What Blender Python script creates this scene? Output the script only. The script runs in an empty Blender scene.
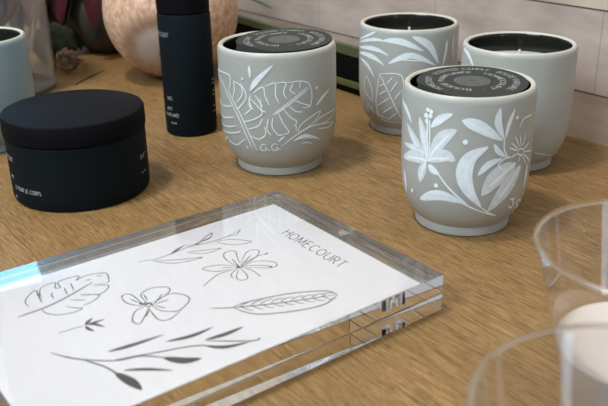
import bpy, math, random
from mathutils import Matrix, Vector
S = 0.01                                     # everything below is written in centimetres
sc = bpy.context.scene
col = sc.collection
R = math.radians
rnd = random.Random(7)

# ------------------------------------------------------------------ camera
PITCH, ROLL, CAM_H, FPX = 0.4049, -0.0200, 23.51, 812.0
fw = Vector((0, math.cos(PITCH), -math.sin(PITCH)))
r0 = Vector((1, 0, 0)); u0 = r0.cross(fw)
rr = r0 * math.cos(ROLL) + u0 * math.sin(ROLL)
uu = -r0 * math.sin(ROLL) + u0 * math.cos(ROLL)
cd = bpy.data.cameras.new('camera'); cam = bpy.data.objects.new('camera', cd); col.objects.link(cam)
cd.sensor_width = 36; cd.lens = FPX * 36 / 608; cd.clip_start = 0.01
m = Matrix((rr, uu, -fw)).transposed().to_4x4(); m.translation = Vector((0, 0, CAM_H * S)); cam.matrix_world = m
cd.dof.use_dof = True; cd.dof.focus_distance = 0.58; cd.dof.aperture_fstop = 14
sc.camera = cam

# ------------------------------------------------------------------ light
sc.view_settings.view_transform = 'Standard'; sc.view_settings.look = 'None'
sc.view_settings.gamma = 1; sc.view_settings.use_curve_mapping = False
sc.view_settings.exposure = 0.12
sc.cycles.max_bounces = 24; sc.cycles.transmission_bounces = 20; sc.cycles.glossy_bounces = 10
sc.cycles.sample_clamp_indirect = 0
w = bpy.data.worlds.new('shop_ambience'); sc.world = w; w.use_nodes = True
_n, _l = w.node_tree.nodes, w.node_tree.links; bg = _n['Background']; bg.inputs[1].default_value = 1.0
_tc = _n.new('ShaderNodeTexCoord'); _sx = _n.new('ShaderNodeSeparateXYZ'); _l.new(_tc.outputs['Generated'], _sx.inputs[0])
_mr = _n.new('ShaderNodeMapRange'); _mr.inputs['From Min'].default_value = -.2; _mr.inputs['From Max'].default_value = 1.0; _l.new(_sx.outputs[2], _mr.inputs[0])
_cr = _n.new('ShaderNodeValToRGB'); _l.new(_mr.outputs[0], _cr.inputs[0]); _l.new(_cr.outputs[0], bg.inputs[0])
_cr.color_ramp.elements[0].position = .1; _cr.color_ramp.elements[0].color = (.13, .12, .115, 1)
_cr.color_ramp.elements[1].position = .75; _cr.color_ramp.elements[1].color = (.52, .54, .57, 1)

def area(name, loc, target, size, power, color, sy=None):
    l = bpy.data.lights.new(name, 'AREA'); l.energy = power; l.color = color; l.size = size * S
    if sy: l.shape = 'RECTANGLE'; l.size_y = sy * S
    else: l.shape = 'DISK'
    o = bpy.data.objects.new(name, l); col.objects.link(o)
    o.location = Vector(loc) * S
    o.rotation_euler = (Vector(target) - Vector(loc)).to_track_quat('-Z', 'Y').to_euler()
    return o
area('assumed_shop_window_light', (-130, -70, 170), (0, 55, 0), 120, 37, (0.74, 0.88, 1.0), 100)  # assumed unseen window, added for cool light on the cups' left sides
area('assumed_shop_front_light', (150, -190, 20), (0, 45, 0), 36, 5.5, (0.55, 0.78, 1.0), 170)  # assumed unseen window behind the camera, added for glints in the tumblers
area('assumed_back_window_light', (-86, 202, 80), (-10, 55, 0), 80, 5.5, (0.22, 0.60, 1.0), 21)  # assumed unseen window, placed to make the blue glow on the block's border
area('assumed_ceiling_lamp_light', (80, 35, 200), (5, 60, 0), 24, 32, (1.0, 0.93, 0.84))  # assumed ceiling lamp out of view, inferred from the cups' soft shadows
area('assumed_ceiling_lamp_light', (-60, 30, 200), (5, 60, 0), 24, 23, (1.0, 0.95, 0.88))  # second assumed ceiling lamp, also unseen, for the shadows falling the other way

# ------------------------------------------------------------------ materials
def mat(name, color, rough=0.5, metal=0.0, spec=0.5, **kw):
    m = bpy.data.materials.new(name); m.use_nodes = True
    b = m.node_tree.nodes['Principled BSDF']
    b.inputs['Base Color'].default_value = (*color, 1); b.inputs['Roughness'].default_value = rough
    b.inputs['Metallic'].default_value = metal; b.inputs['Specular IOR Level'].default_value = spec
    for k, v in kw.items(): b.inputs[k.replace('_', ' ')].default_value = v
    return m
def nodes(m): return m.node_tree.nodes, m.node_tree.links, m.node_tree.nodes['Principled BSDF']
def ramp(nt, stops):
    r = nt.new('ShaderNodeValToRGB'); e = r.color_ramp.elements
    while len(e) < len(stops): e.new(0.5)
    for x, (p, c) in zip(e, stops): x.position = p; x.color = (*c, 1)
    return r
def speckle(m, base, var, scale, bump=0.0, stretch=(1, 1, 1)):
    nt, L, b = nodes(m)
    tc = nt.new('ShaderNodeTexCoord'); mp = nt.new('ShaderNodeMapping'); mp.inputs['Scale'].default_value = stretch
    nz = nt.new('ShaderNodeTexNoise'); nz.inputs['Scale'].default_value = scale; nz.inputs['Detail'].default_value = 5
    rp = ramp(nt, [(0.3, base), (0.7, var)])
    L.new(tc.outputs['Object'], mp.inputs[0]); L.new(mp.outputs[0], nz.inputs[0]); L.new(nz.outputs[0], rp.inputs[0]); L.new(rp.outputs[0], b.inputs['Base Color'])
    if bump:
        bp = nt.new('ShaderNodeBump'); bp.inputs['Strength'].default_value = bump; bp.inputs['Distance'].default_value = 0.001
        L.new(nz.outputs[0], bp.inputs['Height']); L.new(bp.outputs[0], b.inputs['Normal'])
    return m

M = {}
M['glaze'] = speckle(mat('greige_glaze', (.40, .40, .37), .42, Coat_Weight=.15, Coat_Roughness=.25), (.40, .415, .385), (.43, .445, .415), 60)
M['blue_lit_glaze'] = speckle(mat('cup_glaze_blue_lit', (.40, .46, .48), .4), (.26, .37, .43), (.29, .40, .46), 60)  # grey cup glaze with the blue window light put into its colour
M['rim'] = mat('bare_ceramic_rim', (.54, .51, .43), .45)
M['black_glaze'] = mat('black_inner_glaze', (.012, .013, .010), .12)
M['paint'] = speckle(mat('white_paint_wash', (.62, .67, .70), .45), (.72, .83, .90), (.88, .96, 1.0), 220)
M['paint_soft'] = speckle(mat('thin_white_wash', (.62, .66, .68), .45), (.64, .70, .73), (.78, .84, .87), 260)
M['paint_line'] = mat('white_paint_line', (.88, .96, 1.0), .45)
M['wax'] = mat('cream_wax', (.50, .49, .46), .5, Subsurface_Weight=.0)
M['pale_wax'] = mat('white_wax', (.72, .645, .585), .5)
M['wick'] = mat('cotton_wick', (.80, .76, .66), .8)
M['card_black'] = mat('charcoal_card', (.038, .041, .038), .7, 0, .15)
M['card_print'] = mat('pale_print', (.40, .40, .37), .6)
M['card_ring'] = mat('grey_print', (.16, .165, .155), .6)
M['jar_body'] = mat('blue_black_plastic', (.008, .012, .015), .6, 0, .05)
M['jar_lid'] = mat('black_plastic', (.006, .006, .0075), .6, 0, .05)
M['label_print'] = mat('grey_label_print', (.42, .47, .48), .5)
M['paper'] = mat('white_card', (.94, .935, .96), .6)
M['ink'] = mat('dark_ink', (.035, .028, .030), .7)
M['ink_grey'] = mat('grey_ink', (.30, .30, .31), .7)
M['acrylic'] = mat('clear_acrylic', (1, 1, 1), 0.0, Transmission_Weight=1.0, IOR=1.49)
M['glass'] = mat('clear_glass', (1, 1, 1), 0.0, Transmission_Weight=1.0, IOR=1.46)
def clear_shell():   # thin clear plastic: lets light through, mirrors at a slant
    m = bpy.data.materials.new('clear_thin_plastic'); m.use_nodes = True; nt = m.node_tree.nodes; L = m.node_tree.links
    nt.remove(nt['Principled BSDF'])
    tr = nt.new('ShaderNodeBsdfTransparent'); tr.inputs[0].default_value = (.965, .965, .97, 1)
    gl = nt.new('ShaderNodeBsdfGlossy'); gl.inputs['Roughness'].default_value = .03; gl.inputs[0].default_value = (1, 1, 1, 1)
    lw = nt.new('ShaderNodeLayerWeight'); lw.inputs['Blend'].default_value = .5
    pw = nt.new('ShaderNodeMath'); pw.operation = 'POWER'; pw.inputs[1].default_value = 3.2; L.new(lw.outputs['Facing'], pw.inputs[0])
    ad = nt.new('ShaderNodeMath'); ad.operation = 'MULTIPLY_ADD'; ad.inputs[1].default_value = .75; ad.inputs[2].default_value = .05; L.new(pw.outputs[0], ad.inputs[0])
    mx = nt.new('ShaderNodeMixShader'); L.new(ad.outputs[0], mx.inputs[0]); L.new(tr.outputs[0], mx.inputs[1]); L.new(gl.outputs[0], mx.inputs[2])
    L.new(mx.outputs[0], nt['Material Output'].inputs[0]); return m
M['shell'] = clear_shell()
M['steel'] = mat('polished_steel', (.75, .76, .76), .12, 1.0)
M['haze_glass'] = mat('hazy_plastic', (.97, .97, .98), .06, Transmission_Weight=.93, IOR=1.3)
M['trough'] = mat('black_trough', (.004, .0045, .0035), .7, 0, .05)
M['trough_rim'] = speckle(mat('moss_green_rim', (.08, .10, .04), .5), (.06, .075, .035), (.095, .115, .045), 30)
M['trough_lip'] = speckle(mat('yellow_green_lip', (.16, .19, .05), .4), (.07, .08, .022), (.095, .105, .032), 30)
M['pot'] = mat('taupe_pot', (.075, .068, .058), .55)
M['burgundy'] = speckle(mat('burgundy_bract', (.06, .006, .012), .5), (.04, .004, .008), (.10, .010, .020), 90, 0, (3, 3, .4))
M['dark_leaf'] = speckle(mat('dark_leaf', (.012, .02, .008), .5), (.010, .012, .008), (.02, .035, .012), 60)
M['green_leaf'] = speckle(mat('green_leaf', (.03, .075, .02), .45), (.02, .055, .015), (.045, .10, .03), 60)
M['moss'] = speckle(mat('moss_green', (.03, .045, .018), .8), (.008, .012, .006), (.035, .045, .02), 300, .6)
M['dried'] = speckle(mat('dried_petal', (.16, .09, .05), .7), (.10, .05, .03), (.24, .15, .08), 200, .4)
M['seed'] = speckle(mat('dried_centre', (.18, .15, .05), .8), (.12, .10, .03), (.24, .20, .08), 300, .5)
M['dusty_pink'] = speckle(mat('dusty_pink_petal', (.22, .10, .10), .6), (.09, .03, .035), (.20, .10, .09), 80, 0, (4, 4, .6))

def wood():
    m = mat('oak_planks', (.4, .25, .11), .5, 0, .3); nt, L, b = nodes(m)
    tc = nt.new('ShaderNodeTexCoord')
    mp = nt.new('ShaderNodeMapping'); mp.inputs['Rotation'].default_value = (0, 0, 0)
    L.new(tc.outputs['Object'], mp.inputs[0])           # x runs along the boards
    sx = nt.new('ShaderNodeSeparateXYZ'); L.new(mp.outputs[0], sx.inputs[0])
    def math_(op, a, bb=None):
        n = nt.new('ShaderNodeMath'); n.operation = op
        for i, v in ((0, a), (1, bb)):
            if v is None: continue
            if isinstance(v, (int, float)): n.inputs[i].default_value = v
            else: L.new(v, n.inputs[i])
        return n.outputs[0]
    yb = math_('SUBTRACT', math_('DIVIDE', sx.outputs[1], 0.087), .345)
    fl = math_('FLOOR', yb); fr = math_('SUBTRACT', yb, fl)
    edge = math_('MINIMUM', fr, math_('SUBTRACT', 1.0, fr))
    seam = math_('LESS_THAN', edge, 0.006)
    wn = nt.new('ShaderNodeTexWhiteNoise'); wn.noise_dimensions = '1D'; L.new(fl, wn.inputs['W'])
    off = nt.new('ShaderNodeCombineXYZ'); L.new(math_('MULTIPLY', wn.outputs[0], 7.0), off.inputs[0]); L.new(math_('MULTIPLY', wn.outputs[0], 3.0), off.inputs[2])
    va = nt.new('ShaderNodeVectorMath'); va.operation = 'ADD'; L.new(mp.outputs[0], va.inputs[0]); L.new(off.outputs[0], va.inputs[1])
    def noise(scale, stretch, detail, rough=.6, dist=0.0):
        q = nt.new('ShaderNodeMapping'); q.inputs['Scale'].default_value = stretch; L.new(va.outputs[0], q.inputs[0])
        n = nt.new('ShaderNodeTexNoise'); n.inputs['Scale'].default_value = scale; n.inputs['Detail'].default_value = detail; n.inputs['Roughness'].default_value = rough; n.inputs['Distortion'].default_value = dist
        L.new(q.outputs[0], n.inputs[0]); return n.outputs[0]
    fine = noise(75, (.7, 13, 1), 6, .7, .0)
    dash = noise(170, (.8, 9, 1), 3, .6)
    broad = noise(14, (1.0, 4.0, 1), 4)
    r1 = ramp(nt, [(.33, (.142, .074, .024)), (.5, (.268, .158, .060)), (.67, (.40, .258, .114))]); L.new(fine, r1.inputs[0])
    mx = nt.new('ShaderNodeMixRGB'); mx.blend_type = 'MULTIPLY'; mx.inputs[0].default_value = .9
    r2 = ramp(nt, [(.33, (.50, .44, .38)), (.45, (1, 1, 1)), (1, (1, 1, 1))]); L.new(dash, r2.inputs[0])
    L.new(r1.outputs[0], mx.inputs[1]); L.new(r2.outputs[0], mx.inputs[2])
    m2 = nt.new('ShaderNodeMixRGB'); m2.blend_type = 'MULTIPLY'; m2.inputs[0].default_value = 1
    r3 = ramp(nt, [(.3, (.86, .85, .84)), (.7, (1.07, 1.06, 1.05))]); L.new(broad, r3.inputs[0])
    L.new(mx.outputs[0], m2.inputs[1]); L.new(r3.outputs[0], m2.inputs[2])
    m3 = nt.new('ShaderNodeMixRGB'); m3.inputs[2].default_value = (.09, .05, .02, 1)
    L.new(math_('MULTIPLY', seam, .42), m3.inputs[0]); L.new(m2.outputs[0], m3.inputs[1]); L.new(m3.outputs[0], b.inputs['Base Color'])
    bp = nt.new('ShaderNodeBump'); bp.inputs['Strength'].default_value = .12; bp.inputs['Distance'].default_value = .0006
    L.new(fine, bp.inputs['Height']); L.new(bp.outputs[0], b.inputs['Normal'])
    return m
M['wood'] = wood()

def tiles():        # object x along the wall, z up
    m = mat('wall_tile', (.5, .45, .4), .55); nt, L, b = nodes(m)
    tc = nt.new('ShaderNodeTexCoord'); sx = nt.new('ShaderNodeSeparateXYZ'); L.new(tc.outputs['Object'], sx.inputs[0])
    def math_(op, a, bb=None):
        n = nt.new('ShaderNodeMath'); n.operation = op
        for i, v in ((0, a), (1, bb)):
            if v is None: continue
            if isinstance(v, (int, float)): n.inputs[i].default_value = v
            else: L.new(v, n.inputs[i])
        return n.outputs[0]
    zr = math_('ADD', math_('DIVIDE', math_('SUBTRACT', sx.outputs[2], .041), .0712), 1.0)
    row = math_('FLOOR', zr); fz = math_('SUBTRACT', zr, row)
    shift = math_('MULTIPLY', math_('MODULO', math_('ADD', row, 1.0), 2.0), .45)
    xc = math_('ADD', math_('DIVIDE', sx.outputs[0], .193), shift); xf = math_('FLOOR', xc); fx = math_('SUBTRACT', xc, xf)
    dz = math_('MULTIPLY', math_('MINIMUM', fz, math_('SUBTRACT', 1.0, fz)), .0712)
    dx = math_('MULTIPLY', math_('MINIMUM', fx, math_('SUBTRACT', 1.0, fx)), .193)
    g1 = math_('LESS_THAN', dz, .0008); g2 = math_('MULTIPLY', math_('LESS_THAN', dx, .0006), .35)
    grout = math_('MAXIMUM', g1, g2)
    cxy = nt.new('ShaderNodeCombineXYZ'); L.new(row, cxy.inputs[0]); L.new(xf, cxy.inputs[1])
    wn = nt.new('ShaderNodeTexWhiteNoise'); wn.noise_dimensions = '2D'; L.new(cxy.outputs[0], wn.inputs['Vector'])
    nz = nt.new('ShaderNodeTexNoise'); nz.inputs['Scale'].default_value = 26; nz.inputs['Detail'].default_value = 6
    mp = nt.new('ShaderNodeMapping'); mp.inputs['Scale'].default_value = (.5, 1, 1.5); L.new(tc.outputs['Object'], mp.inputs[0]); L.new(mp.outputs[0], nz.inputs[0])
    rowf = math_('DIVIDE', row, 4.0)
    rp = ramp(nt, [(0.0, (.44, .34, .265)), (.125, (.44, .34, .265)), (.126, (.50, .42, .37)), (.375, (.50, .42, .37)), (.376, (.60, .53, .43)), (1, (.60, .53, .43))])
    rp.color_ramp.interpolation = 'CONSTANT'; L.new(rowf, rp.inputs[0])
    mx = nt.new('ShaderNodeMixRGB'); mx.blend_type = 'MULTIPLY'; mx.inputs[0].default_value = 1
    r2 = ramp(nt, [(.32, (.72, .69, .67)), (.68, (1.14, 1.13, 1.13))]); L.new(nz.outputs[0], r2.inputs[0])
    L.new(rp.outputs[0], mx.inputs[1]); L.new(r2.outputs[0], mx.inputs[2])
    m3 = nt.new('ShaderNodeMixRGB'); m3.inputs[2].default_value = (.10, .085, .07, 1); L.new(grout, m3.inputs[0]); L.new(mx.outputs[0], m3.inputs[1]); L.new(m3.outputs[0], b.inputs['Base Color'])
    return m
M['tiles'] = tiles()

def gourd_mat():    # object z is the fruit's axis
    m = mat('blush_rind', (.6, .35, .25), .6); nt, L, b = nodes(m)
    tc = nt.new('ShaderNodeTexCoord'); sx = nt.new('ShaderNodeSeparateXYZ'); L.new(tc.outputs['Object'], sx.inputs[0])
    at = nt.new('ShaderNodeMath'); at.operation = 'ARCTAN2'; L.new(sx.outputs[1], at.inputs[0]); L.new(sx.outputs[0], at.inputs[1])
    cb = nt.new('ShaderNodeCombineXYZ'); L.new(at.outputs[0], cb.inputs[0])
    zz = nt.new('ShaderNodeMath'); zz.operation = 'MULTIPLY'; zz.inputs[1].default_value = 14; L.new(sx.outputs[2], zz.inputs[0]); L.new(zz.outputs[0], cb.inputs[1])
    nz = nt.new('ShaderNodeTexNoise'); nz.inputs['Scale'].default_value = 9; nz.inputs['Detail'].default_value = 6; nz.inputs['Roughness'].default_value = .7; L.new(cb.outputs[0], nz.inputs[0])
    rp = ramp(nt, [(.34, (.46, .23, .14)), (.5, (.64, .40, .27)), (.64, (.80, .62, .46))]); L.new(nz.outputs[0], rp.inputs[0])
    n2 = nt.new('ShaderNodeTexNoise'); n2.inputs['Scale'].default_value = 120; L.new(tc.outputs['Object'], n2.inputs[0])
    ln = nt.new('ShaderNodeMath'); ln.operation = 'DIVIDE'; L.new(sx.outputs[2], ln.inputs[0]); ln.inputs[1].default_value = .076
    rz = ramp(nt, [(.86, (0, 0, 0)), (.92, (1, 1, 1))]); L.new(ln.outputs[0], rz.inputs[0])
    mx = nt.new('ShaderNodeMixRGB'); mx.inputs[2].default_value = (.50, .41, .36, 1); L.new(rz.outputs[0], mx.inputs[0])
    rb = ramp(nt, [(.74, (0, 0, 0)), (.84, (.7, .7, .7)), (.90, (.7, .7, .7))]); L.new(ln.outputs[0], rb.inputs[0]); mb_ = nt.new('ShaderNodeMixRGB'); mb_.inputs[2].default_value = (.34, .21, .14, 1)  # brown band paints in the shade of the step round the pale end
    L.new(rb.outputs[0], mb_.inputs[0]); L.new(rp.outputs[0], mb_.inputs[1]); L.new(mb_.outputs[0], mx.inputs[1]); L.new(mx.outputs[0], b.inputs['Base Color'])
    bp = nt.new('ShaderNodeBump'); bp.inputs['Strength'].default_value = .35; bp.inputs['Distance'].default_value = .001; L.new(nz.outputs[0], bp.inputs['Height']); L.new(bp.outputs[0], b.inputs['Normal'])
    return m
M['gourd'] = gourd_mat()

# ------------------------------------------------------------------ mesh helpers
class MB:
    def __init__(s): s.v = []; s.f = []; s.mi = []; s.mats = []
    def slot(s, m):
        if m not in s.mats: s.mats.append(m)
        return s.mats.index(m)
    def add(s, vs, fs, m):
        b = len(s.v); k = s.slot(m); s.v += [tuple(v) for v in vs]
        for f in fs: s.f.append(tuple(b + i for i in f)); s.mi.append(k)
    def lathe(s, prof, mats, seg=96, c=(0, 0, 0)):
        """prof: (r, z) list from bottom-outside round to the inside; mats: one material or a list per span"""
        n = len(prof); vs = []; ring = []
        for r, z in prof:
            if r < 1e-6: ring.append([len(vs)]); vs.append((c[0], c[1], c[2] + z))
            else:
                ring.append(list(range(len(vs), len(vs) + seg)))
                vs += [(c[0] + r * math.cos(2 * math.pi * k / seg), c[1] + r * math.sin(2 * math.pi * k / seg), c[2] + z) for k in range(seg)]
        b = len(s.v); s.v += vs
        for i in range(n - 1):
            mk = s.slot(mats[i] if isinstance(mats, list) else mats); A, B = ring[i], ring[i + 1]
            for k in range(seg):
                k2 = (k + 1) % seg
                if len(A) == 1 and len(B) == 1: continue
                if len(A) == 1: q = (A[0], B[k2], B[k])
                elif len(B) == 1: q = (A[k], A[k2], B[0])
                else: q = (A[k], A[k2], B[k2], B[k])
                s.f.append(tuple(b + x for x in q)); s.mi.append(mk)
    def box(s, lo, hi, m, bev=0.0):
        (x0, y0, z0), (x1, y1, z1) = lo, hi
        if not bev:
            s.add([(x0, y0, z0), (x1, y0, z0), (x1, y1, z0), (x0, y1, z0), (x0, y0, z1), (x1, y0, z1), (x1, y1, z1), (x0, y1, z1)],
                  [(3, 2, 1, 0), (4, 5, 6, 7), (0, 1, 5, 4), (1, 2, 6, 5), (2, 3, 7, 6), (3, 0, 4, 7)], m); return
        import bmesh
        bm = bmesh.new(); bmesh.ops.create_cube(bm, size=1)
        for v in bm.verts: v.co = Vector(((x0 + x1) / 2 + v.co.x * (x1 - x0), (y0 + y1) / 2 + v.co.y * (y1 - y0), (z0 + z1) / 2 + v.co.z * (z1 - z0)))
        bmesh.ops.bevel(bm, geom=bm.edges[:], offset=bev, segments=2, profile=.5, affect='EDGES')
        bm.verts.index_update(); s.add([v.co[:] for v in bm.verts], [[v.index for v in f.verts] for f in bm.faces], m); bm.free()
    def tube(s, pts, rad, m, seg=8):
        pts = [Vector(p) for p in pts]; n = len(pts); vs = []; fs = []
        for i, p in enumerate(pts):
            d = (pts[min(i + 1, n - 1)] - pts[max(i - 1, 0)]).normalized()
            a = d.cross(Vector((0, 0, 1)) if abs(d.z) < .9 else Vector((1, 0, 0))).normalized(); b = d.cross(a)
            r = rad[i] if isinstance(rad, (list, tuple)) else rad
            vs += [p + (a * math.cos(2 * math.pi * k / seg) + b * math.sin(2 * math.pi * k / seg)) * r for k in range(seg)]
        for i in range(n - 1):
            for k in range(seg): k2 = (k + 1) % seg; fs.append((i * seg + k, i * seg + k2, (i + 1) * seg + k2, (i + 1) * seg + k))
        fs.append(tuple(range(seg))[::-1]); fs.append(tuple((n - 1) * seg + k for k in range(seg)))
        s.add(vs, fs, m)
    def strip(s, pts, width, fn, m, kind='s', h=0.0):
        """a painted stroke: pts in a flat 2-D space (cm), fn(x, y, height) puts it on its surface"""
        if kind == 'd':
            (x, y), r = pts[0], width / 2
            s.add([fn(x, y, h)] + [fn(x + r * math.cos(k * math.pi / 6), y + r * math.sin(k * math.pi / 6), h) for k in range(12)], [(0, 1 + k, 1 + (k + 1) % 12) for k in range(12)], m); return
        q = spline(pts, 7 if len(pts) > 2 or kind == 'l' else 4); n = len(q); vs = []; fs = []
        for i, (x, y) in enumerate(q):
            dx = q[min(i + 1, n - 1)][0] - q[max(i - 1, 0)][0]; dy = q[min(i + 1, n - 1)][1] - q[max(i - 1, 0)][1]; L = math.hypot(dx, dy) or 1
            t = i / (n - 1)
            wd = width / 2 * ((math.sin(math.pi * (t ** .9 * .96 + .02))) ** 1.05 if kind == 'l' else (min(1, .45 + 3 * t, .45 + 3 * (1 - t)) if kind == 's' else 1))
            ox, oy = -dy / L * wd, dx / L * wd
            vs += [fn(x + ox, y + oy, h), fn(x + ox * .5, y + oy * .5, h), fn(x, y, h), fn(x - ox * .5, y - oy * .5, h), fn(x - ox, y - oy, h)]
        for i in range(n - 1):
            for k in range(4): fs.append((i * 5 + k, (i + 1) * 5 + k, (i + 1) * 5 + k + 1, i * 5 + k + 1))
        s.add(vs, fs, m)
    def blade(s, pts, width, m, up=(0, 0, 1), cup=.25, thick=.04):
        """a leaf or petal with a folded midrib and a thickness"""
        q = [Vector(p) for p in spline3(pts, 6)]; n = len(q); vs = []; fs = []
        for i, p in enumerate(q):
            d = (q[min(i + 1, n - 1)] - q[max(i - 1, 0)]).normalized(); a = d.cross(Vector(up)).normalized(); nn = a.cross(d)
            t = i / (n - 1); wd = width / 2 * max(.04, math.sin(math.pi * (t ** .8 * .97 + .015))) ** .8
            row = [(-1, cup), (-.5, cup * .35), (0, 0), (.5, cup * .35), (1, cup)]
            for sg in (1, -1): vs += [p + a * (x * wd) + nn * (y * wd + sg * thick / 2) for x, y in row]
        for i in range(n - 1):
            o, e = i * 10, (i + 1) * 10
            for k in range(4):
                fs.append((o + k, o + k + 1, e + k + 1, e + k)); fs.append((o + 5 + k, e + 5 + k, e + 6 + k, o + 6 + k))
            fs.append((o, e, e + 5, o + 5)); fs.append((o + 4, o + 9, e + 9, e + 4))
        s.add(vs, fs, m)
    def build(s, name, parent=None, loc=None, smooth=True, sharp=38):
        me = bpy.data.meshes.new(name); me.from_pydata([tuple(c * S for c in v) for v in s.v], [], s.f)
        for k in s.mats: me.materials.append(M[k])
        me.polygons.foreach_set('material_index', s.mi); me.update()
        if smooth:
            me.polygons.foreach_set('use_smooth', [True] * len(me.polygons)); me.set_sharp_from_angle(angle=R(sharp))
        o = bpy.data.objects.new(name, me); col.objects.link(o)
        if parent: o.parent = parent
        if loc: o.location = Vector(loc) * S
        return o
def spline(pts, k):
    if len(pts) < 3: (a, b), (c, d) = pts; return [(a + (c - a) * i / k, b + (d - b) * i / k) for i in range(k + 1)]
    out = []; n = len(pts); closed = pts[0] == pts[-1]
    for i in range(n - 1):
        p1, p2 = pts[i], pts[i + 1]; p0 = pts[i - 1] if i else (pts[-2] if closed else p1); p3 = pts[i + 2] if i + 2 < n else (pts[1] if closed else p2)
        for j in range(k):
            t = j / k; out.append(tuple(.5 * (2 * b + (c - a) * t + (2 * a - 5 * b + 4 * c - d) * t * t + (3 * b - a - 3 * c + d) * t ** 3) for a, b, c, d in zip(p0, p1, p2, p3)))
    out.append(tuple(pts[-1])); return out
def spline3(pts, k): return spline([tuple(p) for p in pts], k) if len(pts) > 2 else [tuple(a + (b - a) * i / k for a, b in zip(*pts)) for i in range(k + 1)]

# a thin capital alphabet as strokes, each in a box one unit high
GLYPH = {'A': (.62, ['0,0 .31,1 .62,0', '.12,.36 .5,.36']), 'B': (.5, ['0,0 0,1 .3,1 .42,.88 .42,.66 .3,.54 0,.54', '.3,.54 .48,.42 .48,.14 .34,0 0,0']),
 'C': (.6, ['.58,.86 .42,.98 .24,.98 .07,.8 0,.5 .07,.2 .24,.02 .42,.02 .58,.14']), 'D': (.6, ['0,0 0,1 .3,1 .52,.82 .6,.5 .52,.18 .3,0 0,0']),
 'E': (.45, ['.45,0 0,0 0,1 .45,1', '0,.53 .36,.53']), 'F': (.42, ['0,0 0,1 .42,1', '0,.53 .34,.53']), 'G': (.62, ['.58,.86 .42,.98 .24,.98 .07,.8 0,.5 .07,.2 .24,.02 .42,.02 .6,.16 .6,.46 .38,.46']),
 'H': (.56, ['0,0 0,1', '.56,0 .56,1', '0,.6 .56,.6']), 'I': (.05, ['.02,0 .02,1']), 'L': (.4, ['0,1 0,0 .4,0']), 'M': (.72, ['0,0 .08,1 .36,.1 .64,1 .72,0']),
 'N': (.56, ['0,0 0,1 .56,0 .56,1']), 'O': (.7, ['.35,1 .1,.85 0,.5 .1,.15 .35,0 .6,.15 .7,.5 .6,.85 .35,1']), 'P': (.46, ['0,0 0,1 .3,1 .45,.88 .45,.62 .3,.5 0,.5']),
 'R': (.5, ['0,0 0,1 .3,1 .45,.88 .45,.64 .3,.52 0,.52', '.22,.52 .5,0']), 'S': (.46, ['.43,.86 .3,.98 .14,.98 .03,.84 .06,.66 .4,.4 .45,.2 .34,.03 .16,.02 0,.15']),
 'T': (.5, ['0,1 .5,1', '.25,1 .25,0']), 'U': (.54, ['0,1 0,.25 .1,.05 .27,0 .44,.05 .54,.25 .54,1']), '1': (.2, ['0,.8 .16,1 .16,0']), '0': (.5, ['.25,1 .05,.8 0,.5 .05,.2 .25,0 .45,.2 .5,.5 .45,.8 .25,1']),
 ' ': (.3, []), '.': (.1, ['.02,.0 .06,.0 .06,.06']), '\u00b7': (.12, ['.02,.48 .1,.48'])}
GLYPH['\u00c9'] = (.45, GLYPH['E'][1] + ['.18,1.12 .32,1.3'])
def text_width(t, h, gap): return sum((GLYPH[c][0] + gap) * h for c in t) - gap * h
def write(mb, t, x, y, h, fn, m, wd, gap=.2, slant=0.0, align='l', lift=0.0):
    if align == 'r': x -= text_width(t, h, gap)
    if align == 'c': x -= text_width(t, h, gap) / 2
    for c in t:
        for st in GLYPH[c][1]:
            pts = [tuple(float(k) for k in p.split(',')) for p in st.split()]
            for a, b in zip(pts, pts[1:]):
                mb.strip([(x + (a[0] + slant * a[1]) * h, y + a[1] * h), (x + (b[0] + slant * b[1]) * h, y + b[1] * h)], wd, fn, m, 'c', lift)
        x += (GLYPH[c][0] + gap) * h

def tag(o, label, cat, group=None):
    o['label'] = label; o['category'] = cat
    if group: o['group'] = group
    return o
def empty(name, loc, rz=0.0):
    o = bpy.data.objects.new(name, None); col.objects.link(o); o.empty_display_size = .02
    o.location = Vector(loc) * S; o.rotation_euler = (0, 0, rz); return o
def struct(o): o['kind'] = 'structure'; return o

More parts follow.
